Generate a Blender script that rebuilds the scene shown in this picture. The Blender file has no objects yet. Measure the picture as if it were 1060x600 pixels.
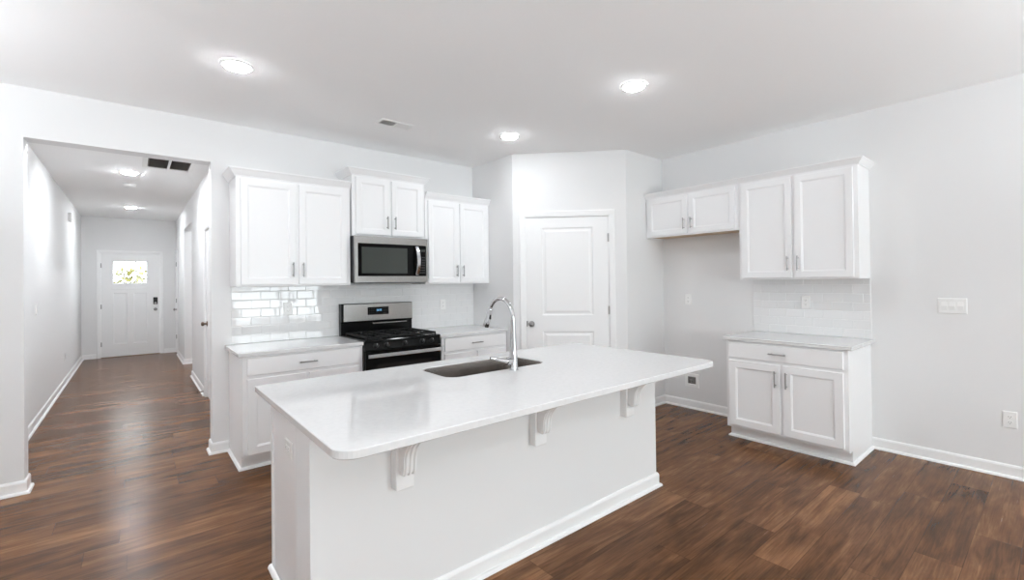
import bpy, bmesh, math, random
from mathutils import Vector, Matrix

random.seed(7)
S = bpy.context.scene
COL = S.collection
PI = math.pi

# ------------------------------------------------------------------ camera
YAW, PITCH, ROLL = 0.703588, 0.007517, -0.011956
F_PX, CX, CY, CAM_H = 475.284, 541.611, 288.121, 1.4293
fw = Vector((math.sin(YAW) * math.cos(PITCH), math.cos(YAW) * math.cos(PITCH), math.sin(PITCH)))
r0 = Vector((math.cos(YAW), -math.sin(YAW), 0))
u0 = r0.cross(fw)
rt = r0 * math.cos(ROLL) + u0 * math.sin(ROLL)
up = u0 * math.cos(ROLL) - r0 * math.sin(ROLL)
cd = bpy.data.cameras.new('camera')
cam = bpy.data.objects.new('camera', cd)
COL.objects.link(cam)
mw = Matrix((rt, up, -fw)).transposed().to_4x4()
mw.translation = Vector((0, 0, CAM_H))
cam.matrix_world = mw
cd.sensor_width = 36
cd.sensor_fit = 'HORIZONTAL'
cd.lens = F_PX / 1060 * 36
cd.shift_x = (530 - CX) / 1060
cd.shift_y = (CY - 300) / 1060
cd.clip_start = 0.05
cd.clip_end = 200
S.camera = cam

# ------------------------------------------------------------------ world, light, exposure
SKY = 7.8           # daylight outside the windows
LAMP = 108.0         # emission of the recessed kitchen lamps
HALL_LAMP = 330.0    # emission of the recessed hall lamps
UPLIGHT = 40.0       # each torchiere added outside the view to light the ceiling (W)
S.view_settings.view_transform = 'Standard'
S.view_settings.look = 'None'
S.view_settings.exposure = 0.32
S.view_settings.gamma = 1.0
S.view_settings.use_curve_mapping = False
w = bpy.data.worlds.new('sky')
S.world = w
w.use_nodes = True
bg = w.node_tree.nodes['Background']
bg.inputs[0].default_value = (0.905, 0.955, 1.0, 1)
bg.inputs[1].default_value = SKY
cy = S.cycles
cy.use_denoising = True
cy.max_bounces = 14
cy.diffuse_bounces = 9
cy.glossy_bounces = 5
cy.transmission_bounces = 6
cy.transparent_max_bounces = 8
cy.caustics_reflective = False
cy.caustics_refractive = False
cy.sample_clamp_indirect = 6

# ------------------------------------------------------------------ layout numbers (metres)
YB = 4.707           # kitchen wall
XR = 4.744           # right wall
HC = 2.842           # ceiling
HO = 2.487           # head of the hall opening
OL, OR = -0.586, 0.507   # hall opening
WT = 0.155           # wall thickness
HL, HR = -0.786, 0.704   # hall walls
YE = 12.518          # end of the hall
PX, PY = 3.190, 3.929    # pantry corner A
QX, QY = 4.052, 3.046    # pantry corner B
XW, YF = -2.6, -4.0      # far left wall and wall behind the camera
CT = 0.914           # countertop height


# ------------------------------------------------------------------ materials
def mat(name, col, rough=0.5, metal=0.0, spec=0.5, coat=0.0, coat_r=0.05, emis=None, es=0, bump=None, aniso=0.0):
    m = bpy.data.materials.new(name)
    m.use_nodes = True
    nt = m.node_tree
    b = nt.nodes['Principled BSDF']
    b.inputs['Base Color'].default_value = (*col, 1)
    b.inputs['Roughness'].default_value = rough
    b.inputs['Metallic'].default_value = metal
    b.inputs['Specular IOR Level'].default_value = spec
    b.inputs['Coat Weight'].default_value = coat
    b.inputs['Coat Roughness'].default_value = coat_r
    if aniso:
        b.inputs['Anisotropic'].default_value = aniso
    if emis:
        b.inputs['Emission Color'].default_value = (*emis, 1)
        b.inputs['Emission Strength'].default_value = es
    if bump:
        sc, st, det = bump
        tc = nt.nodes.new('ShaderNodeTexCoord')
        n = nt.nodes.new('ShaderNodeTexNoise')
        n.inputs['Scale'].default_value = sc
        n.inputs['Detail'].default_value = det
        bp = nt.nodes.new('ShaderNodeBump')
        bp.inputs['Strength'].default_value = st
        bp.inputs['Distance'].default_value = 0.002
        nt.links.new(tc.outputs['Object'], n.inputs['Vector'])
        nt.links.new(n.outputs['Fac'], bp.inputs['Height'])
        nt.links.new(bp.outputs['Normal'], b.inputs['Normal'])
    return m


def brushed(name, col, rough, sx, sy, sz, amt=0.08):
    m = mat(name, col, rough, 1.0)
    nt = m.node_tree
    b = nt.nodes['Principled BSDF']
    tc = nt.nodes.new('ShaderNodeTexCoord')
    mp = nt.nodes.new('ShaderNodeMapping')
    mp.inputs['Scale'].default_value = (sx, sy, sz)
    n = nt.nodes.new('ShaderNodeTexNoise')
    n.inputs['Scale'].default_value = 1.0
    n.inputs['Detail'].default_value = 3
    mr = nt.nodes.new('ShaderNodeMapRange')
    mr.inputs['To Min'].default_value = rough - amt
    mr.inputs['To Max'].default_value = rough + amt
    nt.links.new(tc.outputs['Object'], mp.inputs['Vector'])
    nt.links.new(mp.outputs['Vector'], n.inputs['Vector'])
    nt.links.new(n.outputs['Fac'], mr.inputs['Value'])
    nt.links.new(mr.outputs['Result'], b.inputs['Roughness'])
    return m


M = {}
M['wall'] = mat('wall_paint', (0.785, 0.785, 0.785), 0.75, spec=0.25, bump=(260, 0.05, 2))
M['ceiling'] = mat('ceiling_paint', (0.93, 0.93, 0.93), 0.9, spec=0.15, bump=(180, 0.06, 2))
M['trim'] = mat('trim_paint', (0.88, 0.88, 0.88), 0.35, spec=0.4)
M['cabinet'] = mat('cabinet_paint', (0.875, 0.875, 0.88), 0.33, spec=0.4, bump=(90, 0.02, 2))
M['door'] = mat('door_paint', (0.87, 0.87, 0.87), 0.4, spec=0.4)
M['plastic'] = mat('white_plastic', (0.86, 0.86, 0.85), 0.3)
M['slot'] = mat('slot_dark', (0.05, 0.05, 0.05), 0.6)
M['tile'] = mat('glazed_tile', (0.80, 0.80, 0.80), 0.03, spec=0.75)
M['grout'] = mat('grout', (0.84, 0.84, 0.835), 0.9)
M['steel'] = brushed('brushed_steel', (0.33, 0.32, 0.31), 0.22, 2, 2, 260)
M['steel_sink'] = mat('sink_steel', (0.36, 0.335, 0.315), 0.22, 1.0)
M['steel_bright'] = brushed('handle_steel', (0.62, 0.63, 0.65), 0.18, 3, 3, 200)
M['chrome'] = mat('chrome', (0.60, 0.60, 0.61), 0.05, 1.0)
M['nickel'] = mat('satin_nickel', (0.34, 0.33, 0.325), 0.3, 1.0)
M['bronze'] = mat('bronze', (0.22, 0.16, 0.12), 0.35, 1.0)
M['black'] = mat('black_enamel', (0.005, 0.005, 0.005), 0.12, spec=0.15)
M['black_matte'] = mat('black_plastic', (0.012, 0.012, 0.012), 0.3, spec=0.25)
M['iron'] = mat('cast_iron', (0.012, 0.012, 0.012), 0.5, spec=0.18, bump=(300, 0.3, 2))
M['black_glass'] = mat('black_glass', (0.004, 0.004, 0.004), 0.04, spec=0.10)
M['mw_screen'] = mat('microwave_screen', (0.050, 0.056, 0.051), 0.08, spec=0.20)
M['oven_window'] = mat('oven_window', (0.012, 0.010, 0.009), 0.05, spec=0.3)
M['side_grey'] = mat('appliance_side', (0.06, 0.06, 0.063), 0.35)
M['raw_wood'] = mat('raw_wood', (0.58, 0.43, 0.29), 0.6)
M['vent_dark'] = mat('vent_dark', (0.19, 0.18, 0.17), 0.9)
M['vent_mid'] = mat('vent_grey', (0.60, 0.60, 0.60), 0.8)  # even mid grey of the chime grille bars
M['lens'] = mat('lamp_lens', (1, 1, 1), 0.5, emis=(0.92, 0.96, 1.0), es=LAMP)
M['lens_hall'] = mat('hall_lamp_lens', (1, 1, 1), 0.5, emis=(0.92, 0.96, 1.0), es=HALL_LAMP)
M['lcd'] = mat('display_glow', (0.0, 0.0, 0.0), 0.3, emis=(0.25, 0.6, 1.0), es=1.6)
M['rubber'] = mat('rubber', (0.03, 0.02, 0.015), 0.6)
M['leaf'] = mat('leaves', (0.04, 0.14, 0.06), 0.7)
M['leaf_red'] = mat('red_leaves', (0.22, 0.02, 0.04), 0.7)
M['leaf_yellow'] = mat('yellow_leaves', (0.19, 0.17, 0.05), 0.7)
M['bark'] = mat('bark', (0.02, 0.016, 0.016), 0.9, bump=(30, 0.6, 4))
M['concrete'] = mat('concrete', (0.30, 0.30, 0.29), 0.85, bump=(40, 0.2, 4))
M['grass'] = mat('lawn', (0.06, 0.09, 0.04), 0.9, bump=(120, 0.5, 4))
M['siding'] = mat('siding', (0.55, 0.35, 0.40), 0.8)


def quartz():
    m = mat('white_quartz', (0.70, 0.70, 0.70), 0.035, spec=0.5)
    nt = m.node_tree
    b = nt.nodes['Principled BSDF']
    tc = nt.nodes.new('ShaderNodeTexCoord')
    n = nt.nodes.new('ShaderNodeTexNoise')
    n.inputs['Scale'].default_value = 45
    n.inputs['Detail'].default_value = 6
    cr = nt.nodes.new('ShaderNodeValToRGB')
    cr.color_ramp.elements[0].position = 0.35
    cr.color_ramp.elements[0].color = (0.69, 0.69, 0.69, 1)
    cr.color_ramp.elements[1].position = 0.6
    cr.color_ramp.elements[1].color = (0.72, 0.72, 0.72, 1)
    nt.links.new(tc.outputs['Object'], n.inputs['Vector'])
    nt.links.new(n.outputs['Fac'], cr.inputs['Fac'])
    nt.links.new(cr.outputs['Color'], b.inputs['Base Color'])
    return m


M['quartz'] = quartz()


def glass_mat():
    m = bpy.data.materials.new('window_glass')
    m.use_nodes = True
    nt = m.node_tree
    nt.nodes.clear()
    o = nt.nodes.new('ShaderNodeOutputMaterial')
    mx = nt.nodes.new('ShaderNodeMixShader')
    t = nt.nodes.new('ShaderNodeBsdfTransparent')
    g = nt.nodes.new('ShaderNodeBsdfGlossy')
    g.inputs['Roughness'].default_value = 0.02
    t.inputs[0].default_value = (0.94, 0.96, 0.95, 1)
    fr = nt.nodes.new('ShaderNodeFresnel')
    fr.inputs['IOR'].default_value = 1.3
    nt.links.new(fr.outputs[0], mx.inputs[0])
    nt.links.new(t.outputs[0], mx.inputs[1])
    nt.links.new(g.outputs[0], mx.inputs[2])
    nt.links.new(mx.outputs[0], o.inputs[0])
    return m


M['glass'] = glass_mat()


def plank_mat():
    m = bpy.data.materials.new('plank_floor')
    m.use_nodes = True
    nt = m.node_tree
    N, L = nt.nodes, nt.links
    b = N['Principled BSDF']
    PW, PL = 0.182, 1.22

    def math_(op, a, c=None, d=None):
        n = N.new('ShaderNodeMath')
        n.operation = op
        for i, v in enumerate((a, c, d)):
            if v is None:
                continue
            if isinstance(v, (int, float)):
                n.inputs[i].default_value = v
            else:
                L.new(v, n.inputs[i])
        return n.outputs[0]

    tc = N.new('ShaderNodeTexCoord')
    sp = N.new('ShaderNodeSeparateXYZ')
    L.new(tc.outputs['Object'], sp.inputs[0])
    x, y = sp.outputs[0], sp.outputs[1]
    v = math_('DIVIDE', math_('ADD', y, 0.02), PW)
    row = math_('FLOOR', v)
    wn = N.new('ShaderNodeTexWhiteNoise')
    wn.noise_dimensions = '1D'
    L.new(row, wn.inputs['W'])
    u = math_('ADD', math_('DIVIDE', x, PL), math_('MULTIPLY', wn.outputs['Value'], 7.3))
    colm = math_('FLOOR', u)
    cb = N.new('ShaderNodeCombineXYZ')
    L.new(colm, cb.inputs[0])
    L.new(row, cb.inputs[1])
    wid = N.new('ShaderNodeTexWhiteNoise')
    wid.noise_dimensions = '2D'
    L.new(cb.outputs[0], wid.inputs['Vector'])
    pid = wid.outputs['Value']
    # seams
    fu, fv = math_('FRACT', u), math_('FRACT', v)
    eu = math_('MULTIPLY', math_('MINIMUM', fu, math_('SUBTRACT', 1, fu)), PL)
    ev = math_('MULTIPLY', math_('MINIMUM', fv, math_('SUBTRACT', 1, fv)), PW)
    e = math_('MINIMUM', eu, ev)
    seam = math_('LESS_THAN', e, 0.0016)
    # grain
    gv = N.new('ShaderNodeCombineXYZ')
    L.new(math_('ADD', math_('MULTIPLY', x, 0.9), math_('MULTIPLY', pid, 37)), gv.inputs[0])
    L.new(math_('ADD', math_('MULTIPLY', y, 9.0), math_('MULTIPLY', pid, 91)), gv.inputs[1])
    n1 = N.new('ShaderNodeTexNoise')
    n1.inputs['Scale'].default_value = 2.2
    n1.inputs['Detail'].default_value = 7
    n1.inputs['Roughness'].default_value = 0.62
    n1.inputs['Distortion'].default_value = 0.9
    L.new(gv.outputs[0], n1.inputs['Vector'])
    gv2 = N.new('ShaderNodeCombineXYZ')
    L.new(math_('ADD', math_('MULTIPLY', x, 3.0), math_('MULTIPLY', pid, 17)), gv2.inputs[0])
    L.new(math_('ADD', math_('MULTIPLY', y, 85.0), math_('MULTIPLY', pid, 53)), gv2.inputs[1])
    n2 = N.new('ShaderNodeTexNoise')
    n2.inputs['Scale'].default_value = 1.6
    n2.inputs['Detail'].default_value = 4
    L.new(gv2.outputs[0], n2.inputs['Vector'])
    # blotches across planks
    n3 = N.new('ShaderNodeTexNoise')
    n3.inputs['Scale'].default_value = 2.6
    n3.inputs['Detail'].default_value = 4
    n3.inputs['Distortion'].default_value = 0.6
    gv3 = N.new('ShaderNodeCombineXYZ')
    L.new(math_('ADD', math_('MULTIPLY', x, 0.9), math_('MULTIPLY', pid, 11)), gv3.inputs[0])
    L.new(math_('ADD', math_('MULTIPLY', y, 2.2), math_('MULTIPLY', pid, 29)), gv3.inputs[1])
    L.new(gv3.outputs[0], n3.inputs['Vector'])
    mixv = math_('ADD', math_('ADD', math_('MULTIPLY', n1.outputs['Fac'], 0.56), math_('MULTIPLY', n2.outputs['Fac'], 0.24)),
                 math_('ADD', math_('MULTIPLY', n3.outputs['Fac'], 0.42), math_('MULTIPLY', math_('SUBTRACT', pid, 0.5), 0.13)))
    cr = N.new('ShaderNodeValToRGB')
    els = cr.color_ramp.elements
    els[0].position = 0.42
    els[0].color = (0.052, 0.023, 0.010, 1)
    els[1].position = 0.82
    els[1].color = (0.290, 0.140, 0.062, 1)
    e1 = els.new(0.53)
    e1.color = (0.092, 0.040, 0.017, 1)
    e2 = els.new(0.655)
    e2.color = (0.152, 0.068, 0.029, 1)
    L.new(mixv, cr.inputs['Fac'])
    # knots
    kv = N.new('ShaderNodeCombineXYZ')
    L.new(math_('ADD', math_('MULTIPLY', x, 1.6), math_('MULTIPLY', pid, 5)), kv.inputs[0])
    L.new(math_('ADD', math_('MULTIPLY', y, 4.2), math_('MULTIPLY', pid, 3)), kv.inputs[1])
    vo = N.new('ShaderNodeTexVoronoi')
    vo.inputs['Scale'].default_value = 1.1
    L.new(kv.outputs[0], vo.inputs['Vector'])
    kn = N.new('ShaderNodeMapRange')
    kn.inputs['From Min'].default_value = 0.03
    kn.inputs['From Max'].default_value = 0.12
    kn.inputs['To Min'].default_value = 0.68
    kn.inputs['To Max'].default_value = 1.0
    L.new(vo.outputs['Distance'], kn.inputs['Value'])
    fac = math_('MULTIPLY', kn.outputs[0], math_('SUBTRACT', 1, math_('MULTIPLY', seam, 0.42)))
    mul = N.new('ShaderNodeMix')
    mul.data_type = 'RGBA'
    mul.blend_type = 'MULTIPLY'
    mul.inputs[0].default_value = 1
    L.new(cr.outputs['Color'], mul.inputs[6])
    cb2 = N.new('ShaderNodeCombineXYZ')
    for i in range(3):
        L.new(fac, cb2.inputs[i])
    L.new(cb2.outputs[0], mul.inputs[7])
    L.new(mul.outputs[2], b.inputs['Base Color'])
    rr = N.new('ShaderNodeMapRange')
    rr.inputs['To Min'].default_value = 0.20
    rr.inputs['To Max'].default_value = 0.30
    L.new(n2.outputs['Fac'], rr.inputs['Value'])
    L.new(rr.outputs[0], b.inputs['Roughness'])
    b.inputs['Specular IOR Level'].default_value = 0.5
    b.inputs['IOR'].default_value = 1.23
    bp = N.new('ShaderNodeBump')
    bp.inputs['Strength'].default_value = 0.10
    bp.inputs['Distance'].default_value = 0.0015
    L.new(math_('SUBTRACT', math_('MULTIPLY', n1.outputs['Fac'], 0.25), math_('MULTIPLY', seam, 1.2)), bp.inputs['Height'])
    L.new(bp.outputs[0], b.inputs['Normal'])
    return m


M['floor'] = plank_mat()


# ------------------------------------------------------------------ mesh helpers
def link(name, bm, m, parent=None, smooth=False, doubles=False):
    if doubles:
        bmesh.ops.remove_doubles(bm, verts=bm.verts, dist=1e-5)
    bmesh.ops.recalc_face_normals(bm, faces=bm.faces)
    me = bpy.data.meshes.new(name)
    bm.to_mesh(me)
    bm.free()
    mats = m if isinstance(m, (list, tuple)) else [m]
    for k in mats:
        me.materials.append(M[k])
    if smooth:
        for p in me.polygons:
            p.use_smooth = True
        try:
            me.set_sharp_from_angle(angle=math.radians(38))
        except Exception:
            pass
    o = bpy.data.objects.new(name, me)
    COL.objects.link(o)
    o.parent = parent
    return o


def box(bm, x0, x1, y0, y1, z0, z1, bev=0.0, mi=0, seg=1):
    t = bmesh.new()
    bmesh.ops.create_cube(t, size=1)
    for v in t.verts:
        v.co = Vector(((x0 + x1) / 2 + v.co.x * (x1 - x0), (y0 + y1) / 2 + v.co.y * (y1 - y0), (z0 + z1) / 2 + v.co.z * (z1 - z0)))
    if bev > 0:
        bmesh.ops.bevel(t, geom=t.edges[:] , offset=bev, segments=seg, affect='EDGES', profile=0.5)
    merge(bm, t, mi)
    return bm


def merge(bm, t, mi=0, mtx=None):
    if mtx is not None:
        bmesh.ops.transform(t, matrix=mtx, verts=t.verts)
    mp = {v: bm.verts.new(v.co) for v in t.verts}
    for f in t.faces:
        try:
            nf = bm.faces.new([mp[v] for v in f.verts])
            nf.material_index = mi
        except ValueError:
            pass
    t.free()


def B():
    return bmesh.new()


def onebox(name, dims, m, parent=None, bev=0.0, seg=1):
    return link(name, box(B(), *dims, bev=bev, seg=seg), m, parent)


def rings(bm, x0, x1, z0, z1, loops, cap=True, back=True, mi=0, axis='y'):
    """rectangular loops (inset, depth) joined into a panel that faces -y (or up/down for axis z)."""
    prev = None
    for ins, d in loops:
        c = [(x0 + ins, z0 + ins), (x1 - ins, z0 + ins), (x1 - ins, z1 - ins), (x0 + ins, z1 - ins)]
        if axis == 'y':
            vs = [bm.verts.new((a, d, b)) for a, b in c]
        else:
            vs = [bm.verts.new((a, b, d)) for a, b in c]
        if prev is None:
            if back:
                f = bm.faces.new(vs)
                f.material_index = mi
        else:
            for i in range(4):
                f = bm.faces.new((prev[i], prev[(i + 1) % 4], vs[(i + 1) % 4], vs[i]))
                f.material_index = mi
        prev = vs
    if cap:
        f = bm.faces.new(prev)
        f.material_index = mi
    return bm


def shaker(bm, x0, x1, z0, z1, y=0.0, stile=0.058, t=0.02):
    """recessed-panel door front, front face at y, body behind it"""
    return rings(bm, x0, x1, z0, z1, [(0, y + t), (0, y + 0.002), (0.002, y), (stile, y), (stile + 0.003, y + 0.003),
                                      (stile + 0.009, y + 0.005), (stile + 0.012, y + 0.010)])


def slabfront(bm, x0, x1, z0, z1, y=0.0, t=0.02):
    return rings(bm, x0, x1, z0, z1, [(0, y + t), (0, y + 0.003), (0.003, y)])


def grid_panel(bm, x0, x1, z0, z1, y, t, cells, loops):
    """slab with profiled cells in its front face"""
    xs = sorted({x0, x1, *[c[0] for c in cells], *[c[1] for c in cells]})
    zs = sorted({z0, z1, *[c[2] for c in cells], *[c[3] for c in cells]})
    for i in range(len(xs) - 1):
        for j in range(len(zs) - 1):
            cx, cz = (xs[i] + xs[i + 1]) / 2, (zs[j] + zs[j + 1]) / 2
            if any(c[0] < cx < c[1] and c[2] < cz < c[3] for c in cells):
                continue
            bm.faces.new([bm.verts.new(p) for p in ((xs[i], y, zs[j]), (xs[i + 1], y, zs[j]), (xs[i + 1], y, zs[j + 1]), (xs[i], y, zs[j + 1]))])
    for c in cells:
        if loops is None:
            # through hole: inner walls
            q = [(c[0], c[2]), (c[1], c[2]), (c[1], c[3]), (c[0], c[3])]
            for k in range(4):
                a, b2 = q[k], q[(k + 1) % 4]
                bm.faces.new([bm.verts.new(p) for p in ((a[0], y, a[1]), (b2[0], y, b2[1]), (b2[0], y + t, b2[1]), (a[0], y + t, a[1]))])
        else:
            rings(bm, *c, [(a, y + d) for a, d in loops], back=False)
    q = [(x0, z0), (x1, z0), (x1, z1), (x0, z1)]
    for k in range(4):
        a, b2 = q[k], q[(k + 1) % 4]
        bm.faces.new([bm.verts.new(p) for p in ((a[0], y, a[1]), (b2[0], y, b2[1]), (b2[0], y + t, b2[1]), (a[0], y + t, a[1]))])
    if loops is None:
        for i in range(len(xs) - 1):
            for j in range(len(zs) - 1):
                cx, cz = (xs[i] + xs[i + 1]) / 2, (zs[j] + zs[j + 1]) / 2
                if any(c[0] < cx < c[1] and c[2] < cz < c[3] for c in cells):
                    continue
                bm.faces.new([bm.verts.new(p) for p in ((xs[i], y + t, zs[j]), (xs[i + 1], y + t, zs[j]), (xs[i + 1], y + t, zs[j + 1]), (xs[i], y + t, zs[j + 1]))])
    else:
        bm.faces.new([bm.verts.new((a, y + t, b2)) for a, b2 in q])
    return bm


def sweep(bm, path, prof, closed=False, mi=0):
    """mitred sweep of profile [(out, z)] along a plan path; 'out' is to the right of travel"""
    n = len(path)
    P = [Vector((p[0], p[1])) for p in path]
    rows = []
    for i in range(n):
        if closed:
            a, b2 = P[(i - 1) % n], P[(i + 1) % n]
            d1, d2 = (P[i] - a).normalized(), (b2 - P[i]).normalized()
        else:
            d1 = (P[i] - P[i - 1]).normalized() if i > 0 else (P[1] - P[0]).normalized()
            d2 = (P[i + 1] - P[i]).normalized() if i < n - 1 else d1
        n1, n2 = Vector((d1.y, -d1.x)), Vector((d2.y, -d2.x))
        mm = (n1 + n2)
        mm = mm / max(1e-6, mm.dot(n1))
        rows.append([bm.verts.new((P[i].x + mm.x * o, P[i].y + mm.y * o, z)) for o, z in prof])
    m = len(prof)
    rng = range(n) if closed else range(n - 1)
    for i in rng:
        r1, r2 = rows[i], rows[(i + 1) % n]
        for k in range(m):
            f = bm.faces.new((r1[k], r1[(k + 1) % m], r2[(k + 1) % m], r2[k]))
            f.material_index = mi
    if not closed:
        for r in (rows[0], rows[-1]):
            f = bm.faces.new(r)
            f.material_index = mi
    return bm


def extrude(bm, pts, axis, a0, a1, mi=0):
    """polygon pts in the plane normal to axis, from a0 to a1"""
    def P(p, a):
        if axis == 'x':
            return (a, p[0], p[1])
        if axis == 'y':
            return (p[0], a, p[1])
        return (p[0], p[1], a)
    A = [bm.verts.new(P(p, a0)) for p in pts]
    C = [bm.verts.new(P(p, a1)) for p in pts]
    n = len(pts)
    for i in range(n):
        f = bm.faces.new((A[i], A[(i + 1) % n], C[(i + 1) % n], C[i]))
        f.material_index = mi
    for q in (A, C):
        f = bm.faces.new(q)
        f.material_index = mi
    return bm


def tube(bm, pts, rad, seg=12, cap=True, mi=0):
    P = [Vector(p) for p in pts]
    n = len(P)
    R = rad if isinstance(rad, (list, tuple)) else [rad] * n
    rows = []
    prevu = None
    for i in range(n):
        d = (P[min(i + 1, n - 1)] - P[max(i - 1, 0)]).normalized()
        if prevu is None:
            u = d.cross(Vector((0, 0, 1)))
            if u.length < 1e-3:
                u = d.cross(Vector((1, 0, 0)))
        else:
            u = prevu - d * prevu.dot(d)
        u.normalize()
        prevu = u
        v = d.cross(u)
        rows.append([bm.verts.new(P[i] + (u * math.cos(2 * PI * k / seg) + v * math.sin(2 * PI * k / seg)) * R[i]) for k in range(seg)])
    for i in range(n - 1):
        for k in range(seg):
            f = bm.faces.new((rows[i][k], rows[i][(k + 1) % seg], rows[i + 1][(k + 1) % seg], rows[i + 1][k]))
            f.material_index = mi
    if cap:
        for r in (rows[0], rows[-1]):
            f = bm.faces.new(r)
            f.material_index = mi
    return bm


def lathe(bm, prof, seg=28, mtx=None, mi=0):
    """profile [(r, z)] around z"""
    t = bmesh.new()
    rows = []
    for r, z in prof:
        if r < 1e-6:
            rows.append([t.verts.new((0, 0, z))])
        else:
            rows.append([t.verts.new((r * math.cos(2 * PI * k / seg), r * math.sin(2 * PI * k / seg), z)) for k in range(seg)])
    for i in range(len(rows) - 1):
        a, b2 = rows[i], rows[i + 1]
        for k in range(seg):
            k2 = (k + 1) % seg
            if len(a) == 1 and len(b2) == 1:
                continue
            if len(a) == 1:
                t.faces.new((a[0], b2[k], b2[k2]))
            elif len(b2) == 1:
                t.faces.new((a[k], a[k2], b2[0]))
            else:
                t.faces.new((a[k], a[k2], b2[k2], b2[k]))
    if len(rows[0]) > 1:
        t.faces.new(rows[0])
    if len(rows[-1]) > 1:
        t.faces.new(rows[-1])
    merge(bm, t, mi, mtx)
    return bm


def face_dir(axis):
    """matrix that turns +z to the given direction"""
    return Vector((0, 0, 1)).rotation_difference(Vector(axis)).to_matrix().to_4x4()


def rounded(x0, x1, y0, y1, r, seg=8, corners=(1, 1, 1, 1)):
    """rounded rectangle outline; corners: (x0y0, x1y0, x1y1, x0y1)"""
    pts = []
    for (cx, cyy, a0, on) in ((x0, y0, PI, corners[0]), (x1, y0, 1.5 * PI, corners[1]), (x1, y1, 0, corners[2]), (x0, y1, PI / 2, corners[3])):
        rr = r * on
        if rr <= 0:
            pts.append((cx, cyy))
            continue
        ox = cx + rr if cx == x0 else cx - rr
        oy = cyy + rr if cyy == y0 else cyy - rr
        for k in range(seg + 1):
            a = a0 + PI / 2 * k / seg
            pts.append((ox + rr * math.cos(a), oy + rr * math.sin(a)))
    return pts


def thing(name, label, cat, loc=(0, 0, 0), rz=0.0, group=None, kind=None):
    o = bpy.data.objects.new(name, None)
    o.empty_display_size = 0.1
    COL.objects.link(o)
    o.location = loc
    o.rotation_euler = (0, 0, rz)
    if label:
        o['label'] = label
    if cat:
        o['category'] = cat
    if group:
        o['group'] = group
    if kind:
        o['kind'] = kind
    return o


def tag(o, label, cat, group=None, kind=None):
    o['label'] = label
    o['category'] = cat
    if group:
        o['group'] = group
    if kind:
        o['kind'] = kind
    return o


def struct(o, label=None):
    o['kind'] = 'structure'
    if label:
        o['label'] = label
    return o


# ================================================================== SETTING
# floor
struct(onebox('floor', (XW - 0.1, XR + 0.1, YF - 0.1, YE + 0.1, -0.1, 0.0), 'floor'), 'dark brown wood plank floor running through kitchen and hall')
# ceiling: main room and hall in one slab
struct(onebox('ceiling', (XW - 0.1, XR + 0.1, YF - 0.1, YE + 0.1, HC, HC + 0.1), 'ceiling'), 'flat white ceiling')

# kitchen wall with the hall opening
bm = B()
box(bm, XW, OL, YB, YB + WT, 0, HC)
box(bm, OL, OR, YB, YB + WT, HO, HC)
box(bm, OR, XR, YB, YB + WT, 0, HC)
struct(link('wall_back', bm, 'wall'), 'white kitchen wall with wide opening to the hall')
struct(onebox('wall_right', (XR, XR + 0.12, YF, YB + WT, 0, HC), 'wall'), 'pale grey wall behind fridge space and serving cabinet')
struct(onebox('wall_left', (XW - 0.12, XW, YF, YB + WT, 0, HC), 'wall'))
# pantry walls
bm = B()
box(bm, PX, PX + 0.1, PY, YB - 0.001, 0, HC - 0.001)
struct(link('wall_pantry_side', bm, 'wall'), 'short pantry wall at the end of the kitchen counter')
bm = B()
box(bm, QX, XR - 0.001, QY, QY + 0.1, 0, HC - 0.001)
struct(link('wall_pantry_fridge', bm, 'wall'), 'short pantry wall beside the fridge space')
CA = math.atan2(QY - PY, QX - PX)
CLEN = math.hypot(QX - PX, QY - PY)
DW0, DW1, DH = 0.139, 1.045, 2.137     # pantry door opening along the slanted wall
bm = grid_panel(B(), 0, CLEN, 0, HC - 0.001, 0, 0.1, [(DW0, DW1, 0, DH)], None)
o = struct(link('wall_pantry_diagonal', bm, 'wall', doubles=True), 'slanted pantry wall holding the two panel door')
o.location = (PX, PY, 0)
o.rotation_euler = (0, 0, CA)

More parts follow.
